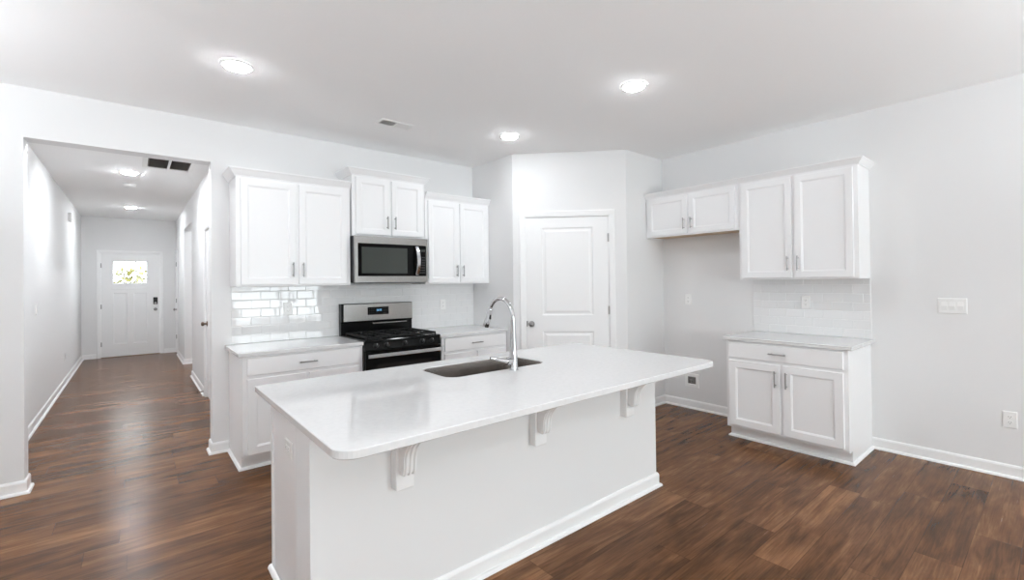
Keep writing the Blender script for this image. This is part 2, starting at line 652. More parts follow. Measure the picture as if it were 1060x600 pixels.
# wall behind the camera; one window inferred from tile reflections, two added for daylight
WIN = [(-2.05, -0.45), (-0.1, 1.45), (1.85, 4.02)]
WZ0S, WZ1 = (0.95, 0.95, 0.12), 2.30
bm = grid_panel(B(), XW, XR, 0, HC, 0, 0.14, [(a, b_, z, WZ1) for (a, b_), z in zip(WIN, WZ0S)], None)
o = struct(link('wall_front', bm, 'wall', doubles=True), 'wall behind the viewer with three windows, two added for daylight')
o.location = (0, YF - 0.14, 0)
for k, (a, b_) in enumerate(WIN):
    WZ0 = WZ0S[k]
    bm = B()
    yy = YF - 0.09
    fr = 0.045
    mid = (a + b_) / 2
    for (p, q, r_, s_) in ((a, a + fr, WZ0, WZ1), (b_ - fr, b_, WZ0, WZ1), (a + fr, b_ - fr, WZ0, WZ0 + fr), (a + fr, b_ - fr, WZ1 - fr, WZ1),
                           (mid - 0.025, mid + 0.025, WZ0 + fr, WZ1 - fr), (a + fr, mid - 0.025, 1.36, 1.40), (mid + 0.025, b_ - fr, 1.36, 1.40)):
        box(bm, p + 0.001, q - 0.001, yy, yy + 0.05, r_ + 0.001, s_ - 0.001)
    wo = struct(link('window_%d' % (k + 1), bm, 'trim'))
    link('window_pane', box(B(), a + 0.02, b_ - 0.02, yy + 0.02, yy + 0.026, WZ0 + 0.02, WZ1 - 0.02), 'glass', wo)
    link('window_sill', box(B(), a - 0.05, b_ + 0.05, YF + 0.001, YF + 0.05, WZ0 - 0.03, WZ0, bev=0.004), 'trim', wo)
    la = bpy.data.lights.new('window_portal', 'AREA')
    la.shape = 'RECTANGLE'
    la.size, la.size_y = b_ - a, WZ1 - WZ0
    la.cycles.is_portal = True
    lo = bpy.data.objects.new('window_portal', la)
    COL.objects.link(lo)
    lo.location = ((a + b_) / 2, YF - 0.15, (WZ0 + WZ1) / 2)
    lo.rotation_euler = (PI / 2, 0, 0)     # -z of the lamp looks to +y

# hall walls
struct(onebox('wall_hall_left', (HL - 0.1, HL, YB + WT, YE, 0, HC), 'wall'), 'long plain hall wall on the left')
HD0, HD1 = 6.28, 7.16      # near door on the right hall wall
SO0, SO1 = 8.95, 10.45     # side opening
CD0, CD1 = 12.075, 12.44   # closet door by the front door
bm = B()
x0, x1 = HR, HR + 0.12
box(bm, x0, x1, YB + WT, HD0, 0, HC)
box(bm, x0, x1, HD0, HD1, DH, HC)
box(bm, x0, x1, HD1, SO0, 0, HC)
box(bm, x0, x1, SO0, SO1, 2.45, HC)
box(bm, x0, x1, SO1, CD0, 0, HC)
box(bm, x0, x1, CD0, CD1, DH, HC)
box(bm, x0, x1, CD1, YE, 0, HC)
struct(link('wall_hall_right', bm, 'wall'), 'hall wall on the right with doors and a side opening')
bm = B()
box(bm, x1, x1 + 1.6, SO1, SO1 + 0.1, 0, HC)
box(bm, x1, x1 + 1.6, SO0 - 0.1, SO0, 0, HC)
box(bm, x1 + 1.6, x1 + 1.7, SO0 - 0.1, SO1 + 0.1, 0, HC)
struct(link('wall_side_passage', bm, 'wall'), 'side passage off the hall')
FD0, FD1, FDH = -0.508, 0.425, 2.112
bm = grid_panel(B(), HL, HR + 0.12, 0, HC, 0, 0.16, [(FD0, FD1, 0, FDH)], None)
o = struct(link('wall_hall_end', bm, 'wall', doubles=True), 'end wall of the hall around the front door')
o.location = (0, YE, 0)

# ------------------------------------------------------------------ baseboards
BBH = 0.092
BB = [(0, 0), (0.030, 0), (0.0295, 0.006), (0.027, 0.012), (0.022, 0.0165), (0.013, 0.018), (0.013, BBH - 0.016), (0.009, BBH - 0.005), (0.004, BBH), (0, BBH)]
G = 0.0005


def base(name, path, label=None):
    return struct(link(name, sweep(B(), path, BB), 'trim'), label)


# 'out' is to the right of travel
base('baseboard_back_left', [(XW, YB - G), (OL + G, YB - G), (OL + G, YB + WT + G)], 'white baseboard left of the hall opening')
base('baseboard_back_centre', [(OR - G, YB + WT), (OR - G, YB - G), (0.622, YB - G)], 'white baseboard between hall opening and corner cabinet')
base('baseboard_right', [(XR - G, 1.062), (XR - G, YF)], 'white baseboard right of the serving cabinet')
base('baseboard_fridge', [(QX + 0.02, QY - G), (XR - G, QY - G), (XR - G, 1.985)], 'white baseboard around the fridge space')
base('baseboard_left', [(XW + G, YF), (XW + G, YB)])
base('baseboard_front', [(XR, YF + G), (XW, YF + G)])
base('baseboard_hall_left', [(HL + G, YB + WT), (HL + G, YE - G), (FD0 - 0.07, YE - G)], 'white baseboard along the left hall wall')
base('baseboard_hall_end', [(FD1 + 0.07, YE - G), (HR - G, YE - G)])
base('baseboard_hall_right', [(HR - G, CD0 - 0.066), (HR - G, SO1), (HR + 1.7, SO1)], 'white baseboard between closet door and side passage')
base('baseboard_hall_middle', [(HR + 1.7, SO0), (HR - G, SO0), (HR - G, HD1 + 0.066)], 'white baseboard between side passage and near hall door')
base('baseboard_hall_near', [(HR - G, HD0 - 0.066), (HR - G, YB + WT)])
base('baseboard_pantry_side', [(PX - G, 4.0), (PX - G, PY), (PX + 0.0 + math.cos(CA) * 0.07, PY + math.sin(CA) * 0.07)][:2])
ux, uy = math.cos(CA), math.sin(CA)


# ------------------------------------------------------------------ casings (built facing -y in local x/z)
def casing(name, a, b_, h, wdt, loc, rz, label=None, flip=False):
    bm = B()
    prof = [(0, 0), (0, -0.006), (wdt * 0.18, -0.010), (wdt * 0.6, -0.015), (wdt * 0.85, -0.017), (wdt, -0.012), (wdt, 0)]
    # path around the opening: up left side, over, down right side; 'off' grows outward
    corners = [(a, 0.0, -1, 0), (a, h, -1, 1), (b_, h, 1, 1), (b_, 0.0, 1, 0)]
    rows = []
    for (x, z, sx, sz) in corners:
        rows.append([bm.verts.new((x + sx * o, d - 0.0006, z + sz * o)) for o, d in prof])
    for i in range(3):
        for k in range(len(prof)):
            k2 = (k + 1) % len(prof)
            bm.faces.new((rows[i][k], rows[i][k2], rows[i + 1][k2], rows[i + 1][k]))
    bm.faces.new(rows[0])
    bm.faces.new(rows[-1])
    # jamb lining inside the opening
    d = 0.098
    t = 0.003
    box(bm, a - 0.001, a + t, -0.0006, d, 0, h)
    box(bm, b_ - t, b_ + 0.001, -0.0006, d, 0, h)
    box(bm, a + t, b_ - t, -0.0006, d, h - t, h + 0.001)
    o = struct(link(name, bm, 'trim'), label)
    o.location = loc
    o.rotation_euler = (0, 0, rz)
    return o


casing('trim_1', DW0, DW1, DH, 0.066, (PX, PY, 0), CA, 'white casing around the pantry door')
casing('trim_2', FD0, FD1, FDH, 0.06, (0, YE, 0), 0, 'white casing around the front door')
# doors in the right hall wall: wall faces -x -> local x = -world y
casing('trim_3', -HD1, -HD0, DH, 0.06, (HR, 0, 0), -PI / 2, 'white casing of the near hall door')
casing('trim_4', -CD1, -CD0, DH, 0.06, (HR, 0, 0), -PI / 2, 'white casing of the closet door by the front door')


def knob(parent, x, z, y=0.0, m='nickel', name='knob'):
    """round door knob with rose, pointing to -y"""
    bm = B()
    mt = Matrix.Translation((x, y, z)) @ face_dir((0, -1, 0))
    lathe(bm, [(0.0, 0), (0.032, 0.0), (0.032, 0.006), (0.028, 0.010), (0.012, 0.012), (0.011, 0.030), (0.018, 0.036), (0.026, 0.044), (0.028, 0.053), (0.025, 0.061), (0.016, 0.067), (0, 0.069)], mtx=mt)
    return link(name, bm, m, parent, smooth=True)


def hinge(parent, x, z, y=0.0, m='nickel'):
    bm = B()
    tube(bm, [(x, y - 0.006, z - 0.045), (x, y - 0.006, z + 0.045)], 0.0065, 10)
    box(bm, x - 0.012, x + 0.012, y - 0.004, y + 0.0, z - 0.044, z + 0.044)
    return link('hinge', bm, m, parent, smooth=True)


PL2 = [(0, 0), (0.006, 0.006), (0.014, 0.009), (0.026, 0.009), (0.046, 0.002), (0.050, 0.002)]
# pantry door
dr = thing('door_1', 'white two panel pantry door in the slanted corner wall', None, (PX, PY, 0), CA, kind='structure')
a, b_ = DW0 + 0.005, DW1 - 0.005
bm = grid_panel(B(), a, b_, 0.012, DH - 0.005, 0.006, 0.035,
                [(0.318, 0.872, 1.062, 2.018), (0.318, 0.872, 0.25, 0.885)], PL2)
link('door_slab', bm, 'door', dr, doubles=True)
knob(dr, 0.198, 0.968, 0.006)
onebox('latch_plate', (a - 0.003, a + 0.012, 0.002, 0.008, 0.94, 1.0), 'nickel', dr)
for z in (0.28, 1.115, 1.90):
    hinge(dr, DW1 - 0.004, z, 0.002)

# front door with three-light window
fd = thing('door_2', 'white front door with three small panes at the end of the hall', None, (0, YE, 0), 0, kind='structure')
LX0, LX1, LZ0, LZ1 = -0.322, 0.215, 1.497, 1.95
a, b_ = FD0 + 0.005, FD1 - 0.005
bm = B()
y0, t = 0.012, 0.04
# rails and stiles around the glass
box(bm, a, LX0, y0, y0 + t, 0.012, FDH - 0.005)
box(bm, LX1, b_, y0, y0 + t, 0.012, FDH - 0.005)
box(bm, LX0, LX1, y0, y0 + t, LZ1, FDH - 0.005)
box(bm, LX0, LX1, y0, y0 + t, 1.30, LZ0)
box(bm, LX0, LX1, y0, y0 + t, 0.012, 0.26)
cx = (LX0 + LX1) / 2
box(bm, cx - 0.05, cx + 0.05, y0, y0 + t, 0.26, 1.30)
for (p, q) in ((LX0, cx - 0.05), (cx + 0.05, LX1)):
    rings(bm, p, q, 0.26, 1.30, [(0, y0), (0.008, y0 + 0.008), (0.02, y0 + 0.012)], back=False)
    box(bm, p, q, y0 + 0.02, y0 + t, 0.26, 1.30)
link('door_slab', bm, 'door', fd)
onebox('shelf_moulding', (LX0 - 0.02, LX1 + 0.02, y0 - 0.014, y0, 1.375, 1.40), 'door', fd, bev=0.003)
bm = B()
rings(bm, LX0 - 0.018, LX1 + 0.018, LZ0 - 0.018, LZ1 + 0.018, [(0, y0), (0.003, y0 - 0.008), (0.022, y0 - 0.006), (0.026, y0 + 0.01)], cap=False, back=False)
w3 = (LX1 - LX0) / 3
for k in (1, 2):
    box(bm, LX0 + k * w3 - 0.011, LX0 + k * w3 + 0.011, y0 - 0.004, y0 + t, LZ0, LZ1)
link('window_frame', bm, 'door', fd)
onebox('window_pane', (LX0, LX1, y0 + 0.018, y0 + 0.023, LZ0, LZ1), 'glass', fd)
knob(fd, 0.352, 0.945, y0)
bm = box(B(), 0.315, 0.389, y0 - 0.028, y0, 1.05, 1.20, bev=0.01, seg=2)
kp = link('keypad_lock', bm, 'black_matte', fd)
bm = lathe(B(), [(0, 0), (0.024, 0), (0.022, 0.014), (0, 0.016)], mtx=Matrix.Translation((0.352, y0 - 0.028, 1.075)) @ face_dir((0, -1, 0)))
link('thumb_turn', bm, 'nickel', kp, smooth=True)
for z in (0.27, 1.03, 1.86):
    hinge(fd, FD0 + 0.004, z, 0.004)
onebox('threshold', (FD0, FD1, -0.004, 0.15, 0.0005, 0.0105), 'bronze', fd)

# near hall door (slab flush, panels), knob on the far side
hd = thing('door_3', 'white hall door with bronze knob just past the opening', None, (HR, 0, 0), -PI / 2, kind='structure')
bm = grid_panel(B(), -HD1 + 0.005, -HD0 - 0.005, 0.012, DH - 0.005, 0.012, 0.035,
                [(-HD1 + 0.14, -HD0 - 0.14, 1.062, 2.018), (-HD1 + 0.14, -HD0 - 0.14, 0.25, 0.885)], PL2)
link('door_slab', bm, 'door', hd, doubles=True)
knob(hd, -HD1 + 0.075, 0.945, 0.012, m='bronze')
for z in (0.28, 1.115, 1.90):
    hinge(hd, -HD0 - 0.004, z, 0.004)
# closet door by the front door
cdr = thing('door_4', 'narrow white closet door beside the front door', None, (HR, 0, 0), -PI / 2, kind='structure')
bm = grid_panel(B(), -CD1 + 0.004, -CD0 - 0.004, 0.012, DH - 0.005, 0.006, 0.035,
                [(-CD1 + 0.07, -CD0 - 0.07, 1.062, 2.018), (-CD1 + 0.07, -CD0 - 0.07, 0.25, 0.885)], [(0, 0), (0.006, 0.006), (0.014, 0.009), (0.02, 0.009)])
link('door_slab', bm, 'door', cdr, doubles=True)
knob(cdr, -12.33, 0.93, 0.006, m='nickel')
for z in (0.34, 1.115, 1.90):
    hinge(cdr, -CD1 + 0.006, z, 0.004)

# ================================================================== ISLAND
IX0, IX1, IY0, IYM, IY1 = 0.505, 2.775, 1.86, 2.06, 2.62
isl = thing('kitchen_island', 'long white kitchen island with painted panel front in the middle of the room', 'kitchen island', (0, 0, 0))
onebox('knee_wall', (IX0, IX1, IY0, IYM, 0, 0.881), 'wall', isl, bev=0.002)
bm = B()
cxl, cxr = 0.535, 2.755
box(bm, cxl, cxl + 0.018, IYM, IY1, 0.0, 0.881)
box(bm, cxr - 0.018, cxr, IYM, IY1, 0.0, 0.881)
box(bm, cxl + 0.018, cxr - 0.018, IYM, IYM + 0.012, 0.1, 0.881)
box(bm, cxl + 0.018, cxr - 0.018, IYM + 0.012, IY1, 0.1, 0.118)
box(bm, cxl + 0.018, cxr - 0.018, IY1 - 0.08, IY1 - 0.065, 0.0, 0.1)
for xx in (0.92, 1.22, 2.09):
    box(bm, xx - 0.009, xx + 0.009, IYM + 0.012, IY1 - 0.01, 0.118, 0.881)
box(bm, cxl + 0.018, cxr - 0.018, IY1 - 0.02, IY1, 0.118, 0.15)
box(bm, cxl + 0.018, cxr - 0.018, IY1 - 0.02, IY1, 0.845, 0.881)
box(bm, cxl - 0.006, cxl, IYM + 0.002, IYM + 0.03, 0.0, 0.881)      # corner strip on the panel end
box(bm, cxl - 0.006, cxl, IY1 - 0.03, IY1, 0.0, 0.881)
link('cabinet_body', bm, 'cabinet', isl)


def bar_pull(parent, x, z, y, length=0.135, vertical=True, m='nickel', name='handle', out=-1):
    """flat bar pull standing off the face at y towards -y (out=-1) or +y"""
    bm = B()
    h = length / 2
    yo = y + out * 0.030
    if vertical:
        tube(bm, [(x, yo, z - h), (x, yo, z + h)], 0.0058, 10)
        for s in (-1, 1):
            tube(bm, [(x, y, z + s * h * 0.74), (x, yo, z + s * h * 0.74)], 0.0048, 8)
    else:
        tube(bm, [(x - h, yo, z), (x + h, yo, z)], 0.0058, 10)
        for s in (-1, 1):
            tube(bm, [(x + s * h * 0.74, y, z), (x + s * h * 0.74, yo, z)], 0.0048, 8)
    return link(name, bm, m, parent, smooth=True)


# doors on the kitchen side of the island (face +y)
def mirror_y(bm, y):
    for v in bm.verts:
        v.co.y = 2 * y - v.co.y
    return bm


for (p, q, hs) in ((0.56, 0.915, 1), (1.225, 1.655, 1), (1.66, 2.085, -1), (2.095, 2.735, -1)):
    bm = mirror_y(shaker(B(), p, q, 0.13, 0.865, IY1 - 0.02), IY1)
    for v in bm.verts:
        v.co.y += 0.0
    d_ = link('door', bm, 'cabinet', isl)
    bar_pull(d_, q - 0.03 if hs > 0 else p + 0.03, 0.75, IY1 + 0.02, out=1)
for (z0, z1) in ((0.13, 0.40), (0.41, 0.68), (0.69, 0.865)):
    d_ = link('drawer', mirror_y(slabfront(B(), 0.925, 1.215, z0, z1, IY1 - 0.02), IY1), 'cabinet', isl)
    bar_pull(d_, 1.07, z1 - 0.06, IY1 + 0.02, vertical=False, out=1)
# base trim round the island
bm = sweep(B(), [(IX0 - G, IYM), (IX0 - G, IY0 - G), (IX1 + G, IY0 - G), (IX1 + G, IYM)], BB)
link('baseboard', bm, 'trim', isl)
QRP = [(0, 0), (0.019, 0), (0.0185, 0.006), (0.015, 0.013), (0.009, 0.018), (0, 0.020)]
bm = sweep(B(), [(cxl - 0.0065, IY1), (cxl - 0.0065, IYM + 0.001)], QRP)
link('shoe_moulding', bm, 'trim', isl)


def smooth_curve(pts, n=6):
    out = []
    P = [Vector(p) for p in pts]
    for i in range(len(P) - 1):
        p0, p1, p2, p3 = P[max(i - 1, 0)], P[i], P[i + 1], P[min(i + 2, len(P) - 1)]
        for k in range(n):
            t = k / n
            out.append(tuple(0.5 * ((2 * p1) + (-p0 + p2) * t + (2 * p0 - 5 * p1 + 4 * p2 - p3) * t * t + (-p0 + 3 * p1 - 3 * p2 + p3) * t ** 3)))
    out.append(tuple(P[-1]))
    return out


# corbels carrying the overhang
for cxx, lab in ((0.870, None), (1.648, None), (2.424, None)):
    c = link('corbel', B(), 'trim', isl)
    bm = box(B(), cxx - 0.041, cxx + 0.041, IY0 - 0.050, IY0 - 0.0005, 0.562, 0.8805, bev=0.003)
    link('back_plate', bm, 'trim', c)
    # scroll bracket: side outline in (y, z)
    yb = IY0 - 0.0505
    front = smooth_curve([(yb - q_, z_) for q_, z_ in ((0.010, 0.642), (0.028, 0.635), (0.043, 0.646), (0.048, 0.675), (0.053, 0.715), (0.070, 0.750), (0.104, 0.785), (0.150, 0.812), (0.192, 0.830), (0.211, 0.850), (0.215, 0.8695))])
    pts = [(yb, 0.8695), (yb, 0.655)] + front
    bm = extrude(B(), pts, 'x', cxx - 0.029, cxx + 0.029)
    # raised ribs along the front curve
    for dx in (-0.020, 0.0, 0.020):
        tube(bm, [(cxx + dx, p[0] - 0.001, p[1]) for p in front[4:-4]], 0.0055, 8)
    bmesh.ops.recalc_face_normals(bm, faces=bm.faces)
    link('scroll', bm, 'trim', c, smooth=True)
    link('top_cap', box(B(), cxx - 0.035, cxx + 0.035, yb - 0.225, yb, 0.8695, 0.8805, bev=0.003), 'trim', c)


# electrical plates: local frame facing -y, centre at origin
def duplex(parent, w=0.074, h=0.118, horizontal=False):
    mt = Matrix.Rotation(PI / 2, 4, 'Y') if horizontal else Matrix.Identity(4)
    bm = rings(B(), -w / 2, w / 2, -h / 2, h / 2, [(0, 0), (0, -0.003), (0.004, -0.006), (0.006, -0.0062)])
    bmesh.ops.transform(bm, matrix=mt, verts=bm.verts)
    pl = link('cover_plate', bm, 'plastic', parent)
    for s in (-1, 1):
        bm = B()
        pts = []
        for k in range(20):
            a_ = 2 * PI * k / 20
            pts.append((0.0165 * math.cos(a_), max(-0.0135, min(0.0135, 0.0185 * math.sin(a_))) + s * 0.0195))
        extrude(bm, pts, 'y', -0.0085, -0.0062)
        for sx in (-0.0062, 0.0062):
            box(bm, sx - 0.0011, sx + 0.0011, -0.0089, -0.0085, s * 0.0195 - 0.001, s * 0.0195 + 0.007, mi=1)
        lathe(bm, [(0.0022, 0), (0.0022, 0.0004)], 8, Matrix.Translation((0, -0.0085, s * 0.0195 - 0.0075)) @ face_dir((0, -1, 0)), mi=1)
        bmesh.ops.transform(bm, matrix=mt, verts=bm.verts)
        link('receptacle', bm, ['plastic', 'slot'], parent)
    bm = lathe(B(), [(0.003, 0), (0.003, 0.001), (0, 0.0015)], 8, Matrix.Translation((0, -0.0062, 0)) @ face_dir((0, -1, 0)))
    link('screw', bm, 'plastic', parent)
    return pl


io = link('outlet', B(), 'plastic', isl)
io.location = (cxl - 0.001, 2.285, 0.688)
io.rotation_euler = (0, 0, -PI / 2)
io.scale = (1, 1, 1)
duplex(io, horizontal=True)

# island countertop with sink cut-out
SX0, SX1, SY0, SY1 = 1.300, 2.020, 2.150, 2.520
tx0, tx1, ty0, ty1 = 0.470, 2.822, 1.430, 2.690
outer = rounded(tx0, tx1, ty0, ty1, 0.075, 8, (1, 1, 0.13, 0.13))
inner = rounded(SX0, SX1, SY0, SY1, 0.075, 8)


def slab_with_hole(outer, inner, z0, z1, e=0.003):
    bm = B()

    def ring(pts, z):
        return [bm.verts.new((p[0], p[1], z)) for p in pts]

    def inset(pts, d):
        n = len(pts)
        out = []
        for i in range(n):
            p0, p1, p2 = Vector(pts[i - 1]), Vector(pts[i]), Vector(pts[(i + 1) % n])
            d1, d2 = (p1 - p0).normalized(), (p2 - p1).normalized()
            nn = Vector((-d1.y, d1.x)) + Vector((-d2.y, d2.x))
            nn = nn.normalized() * d
            out.append((p1.x + nn.x, p1.y + nn.y))
        return out

    def skirt(pts, s):
        a = ring(inset(pts, e * s), z1)
        b2 = ring(pts, z1 - e)
        c = ring(pts, z0 + e)
        d = ring(inset(pts, e * s), z0)
        n = len(pts)
        for r1, r2 in ((a, b2), (b2, c), (c, d)):
            for i in range(n):
                bm.faces.new((r1[i], r1[(i + 1) % n], r2[(i + 1) % n], r2[i]))
        return a, d

    oa, od = skirt(outer, 1)
    if inner:
        ia, id_ = skirt(inner, -1)
    for (o_, i_) in (((oa, ia), (od, id_)) if inner else ((oa, None), (od, None))):
        if i_ is None:
            bm.faces.new(o_)
            continue
        es = []
        for rr_ in (o_, i_):
            for k in range(len(rr_)):
                ed = bm.edges.get((rr_[k], rr_[(k + 1) % len(rr_)]))
                es.append(ed)
        bmesh.ops.triangle_fill(bm, use_beauty=True, use_dissolve=False, edges=es)
    return bm


o = link('island_countertop', slab_with_hole(outer, inner, 0.8835, CT), 'quartz')
tag(o, 'long white quartz countertop on the kitchen island', 'countertop')

# sink
snk = thing('kitchen_sink', 'stainless steel undermount sink set into the island countertop', 'sink', ((SX0 + SX1) / 2, (SY0 + SY1) / 2, 0.70))
bm = B()
hw, hd_ = (SX1 - SX0) / 2, (SY1 - SY0) / 2
lev = [(-0.0095, 0.2085, 0.068), (-0.0015, 0.2105, 0.075), (0.0025, 0.206, 0.073), (0.004, 0.05, 0.072), (0.010, 0.018, 0.068), (0.030, 0.002, 0.055), (0.06, 0.0, 0.04)]
rows = []
for i, (ins, z, r_) in enumerate(lev):
    k = -abs(ins)
    pts = rounded(-hw - k, hw + k, -hd_ - k, hd_ + k, r_, 8)
    rows.append([bm.verts.new((p[0], p[1], z)) for p in pts])
for i in range(len(rows) - 1):
    n = len(rows[i])
    for k in range(n):
        bm.faces.new((rows[i][k], rows[i][(k + 1) % n], rows[i + 1][(k + 1) % n], rows[i + 1][k]))
bm.faces.new(rows[-1])
link('basin', bm, 'steel_sink', snk, smooth=True)
bm = lathe(B(), [(0.0, 0.001), (0.020, 0.001), (0.022, 0.003), (0.040, 0.004), (0.045, 0.0015), (0.045, 0.0)], 24, Matrix.Translation((0.0, -0.02, 0.0)))
link('drain', bm, 'chrome', snk, smooth=True)

# faucet
fx, fy = 1.705, 2.107
fc = thing('kitchen_faucet', 'tall chrome gooseneck pull down faucet behind the sink', 'faucet', (fx, fy, CT))
bm = lathe(B(), [(0.0, 0.0), (0.029, 0.0), (0.029, 0.005), (0.026, 0.008), (0.025, 0.035), (0.0245, 0.07), (0.021, 0.10), (0.0185, 0.16), (0.0165, 0.22), (0.0150, 0.29), (0.0, 0.292)], 28)
link('body', bm, 'chrome', fc, smooth=True)
arc = [(0, 0, 0.285)]
R_ = 0.118
for k in range(0, 23):
    a_ = PI - (PI * 0.885) * k / 22
    arc.append((0, R_ + R_ * math.cos(a_), 0.298 + R_ * math.sin(a_)))
bm = tube(B(), arc, 0.0125, 16)
link('spout', bm, 'chrome', fc, smooth=True)
p0 = Vector(arc[-1])
dd = (Vector(arc[-1]) - Vector(arc[-2])).normalized()
dd = Vector((0, 0.42, -1)).normalized()
pp = [p0 + dd * s for s in (-0.012, -0.006, 0.0, 0.03, 0.07, 0.105, 0.112)]
bm = tube(B(), pp, [0.0135, 0.0165, 0.0165, 0.0170, 0.0200, 0.0215, 0.019], 18)
sh = link('spray_head', bm, 'chrome', fc, smooth=True)
bm = box(B(), -0.006, 0.006, 0.0, 0.006, -0.015, 0.015, bev=0.002)
bt = link('spray_button', bm, 'black_matte', sh)
bt.location = p0 + dd * 0.045 + Vector((0, -0.0235, 0))
bm = B()
tube(bm, [(-0.010, 0.0, 0.052), (-0.050, 0.0, 0.052)], [0.021, 0.019], 16)
tube(bm, [(-0.040, 0.0, 0.054), (-0.062, 0.010, 0.060), (-0.10, 0.030, 0.070), (-0.135, 0.045, 0.078)], [0.015, 0.013, 0.011, 0.009], 12)
link('lever', bm, 'chrome', fc, smooth=True)

# ================================================================== CABINETS
def base_cabinet(label, loc, rz, W, D, doors, handle_x, drawer=True, left_end=False, right_end=False, name='base_cabinet'):
    """local: x 0..W, y 0 face front of the frame, y D at the wall, z up"""
    t = thing(name, label, 'cabinet', loc, rz)
    bm = B()
    # end panels with toe notch
    for xa in (0.0, W - 0.018):
        extrude(bm, [(0.0, 0.105), (0.075, 0.105), (0.075, 0.0), (D, 0.0), (D, 0.881), (0.0, 0.881)], 'x', xa, xa + 0.018)
    box(bm, 0.018, W - 0.018, 0.0, D, 0.105, 0.123)
    box(bm, 0.018, W - 0.018, D - 0.01, D, 0.123, 0.881)
    # face frame
    box(bm, 0.018, 0.04, 0.0, 0.02, 0.123, 0.881)
    box(bm, W - 0.04, W - 0.018, 0.0, 0.02, 0.123, 0.881)
    box(bm, 0.04, W - 0.04, 0.0, 0.02, 0.123, 0.15)
    box(bm, 0.04, W - 0.04, 0.0, 0.02, 0.842, 0.881)
    box(bm, 0.04, W - 0.04, 0.0, 0.02, 0.70, 0.735)
    if doors == 2:
        box(bm, W / 2 - 0.02, W / 2 + 0.02, 0.0, 0.02, 0.15, 0.70)
    link('carcass', bm, 'cabinet', t)
    link('toe_kick', box(B(), 0.018, W - 0.018, 0.076, 0.090, 0.0, 0.105), 'cabinet', t)
    path = []
    if left_end:
        path += [(-G, D)]
    path += [(-G if left_end else 0.0, 0.075 - G), (W + (G if right_end else 0), 0.075 - G)]
    if right_end:
        path += [(W + G, D)]
    link('shoe_moulding', sweep(B(), path, QRP), 'trim', t)
    d = link('drawer', slabfront(B(), 0.03, W - 0.03, 0.733, 0.868, -0.0205), 'cabinet', t)
    bar_pull(d, handle_x, 0.80, -0.0205, vertical=False)
    for k in range(doors):
        ww = (W - 0.06 - 0.026 * (doors - 1)) / doors
        xa = 0.03 + k * (ww + 0.026)
        d = link('door', shaker(B(), xa, xa + ww, 0.130, 0.708, -0.0205), 'cabinet', t)
        hx = xa + ww - 0.03 if k == 0 else xa + 0.03
        bar_pull(d, hx, 0.592, -0.0205)
    return t


CROWN = [(0.0, 0.0), (0.010, 0.0), (0.012, 0.008), (0.018, 0.014), (0.030, 0.030), (0.040, 0.046), (0.046, 0.052), (0.050, 0.056), (0.050, 0.066), (0.0, 0.066)]


def wall_cabinet(label, loc, rz, W, D, z0, z1, crown, hz, stile=0.050, ei=0.032, cs=1.0, name='wall_cabinet', raw=False, handle_len=0.125):
    """z0..z1 carcass; crown: list of plan points (right of travel = out) or None"""
    t = thing(name, label, 'cabinet', (loc[0], loc[1], z0), rz)
    H = z1 - z0
    bm = B()
    box(bm, 0, 0.018, 0, D, 0, H)
    box(bm, W - 0.018, W, 0, D, 0, H)
    box(bm, 0.018, W - 0.018, 0.02, D, H - 0.018, H)
    if not raw:
        box(bm, 0.018, W - 0.018, 0.02, D, 0.012, 0.03)
    box(bm, 0.018, W - 0.018, D - 0.008, D, 0.03, H - 0.018)
    box(bm, 0.018, 0.04, 0, 0.02, 0, H)
    box(bm, W - 0.04, W - 0.018, 0, 0.02, 0, H)
    box(bm, 0.04, W - 0.04, 0, 0.02, 0, 0.035)
    box(bm, 0.04, W - 0.04, 0, 0.02, H - 0.035, H)
    box(bm, W / 2 - 0.024, W / 2 + 0.024, 0, 0.02, 0.035, H - 0.035)
    link('carcass', bm, 'cabinet', t)
    if raw:
        o_ = onebox('bottom_panel', (0.018, W - 0.018, 0.02, D, 0.008, 0.02), 'raw_wood', t)
        o_['label'] = 'unpainted wooden underside'
    ww = (W - 2 * ei - 0.026) / 2
    for k in range(2):
        xa = ei + k * (ww + 0.026)
        d = link('door', shaker(B(), xa, xa + ww, 0.016, H - 0.026, -0.0205, stile=stile), 'cabinet', t)
        hx = xa + ww - 0.028 if k == 0 else xa + 0.028
        bar_pull(d, hx, hz - z0, -0.0205, length=handle_len)
    if crown:
        prof = [(o_ * (0.5 + 0.5 * cs), z_ * cs + H - 0.008) for o_, z_ in CROWN]
        prof = [(0.0005, H - 0.008)] + prof[1:-1] + [(0.0005, H - 0.008 + 0.066 * cs)]
        link('crown', sweep(B(), crown, prof), 'cabinet', t)
    return t


FY = 4.060
DB = YB - FY - 0.001
base_cabinet('white base cabinet left of the range, beside the hall opening', (0.628, FY, 0), 0, 0.925, DB, 2, 0.465, left_end=True)
base_cabinet('white base cabinet between the range and the pantry wall', (2.357, FY, 0), 0, 0.826, DB, 2, 0.41)
# countertops
o = link('countertop', slab_with_hole(rounded(0.597, 1.556, 4.030, YB - 0.001, 0.006, 3), None, 0.8835, CT), 'quartz')
tag(o, 'white quartz countertop on the base cabinet left of the range', 'countertop')
o = link('countertop', slab_with_hole(rounded(2.328, PX - 0.001, 4.030, YB - 0.001, 0.006, 3), None, 0.8835, CT), 'quartz')
tag(o, 'white quartz countertop between the range and the pantry wall', 'countertop')

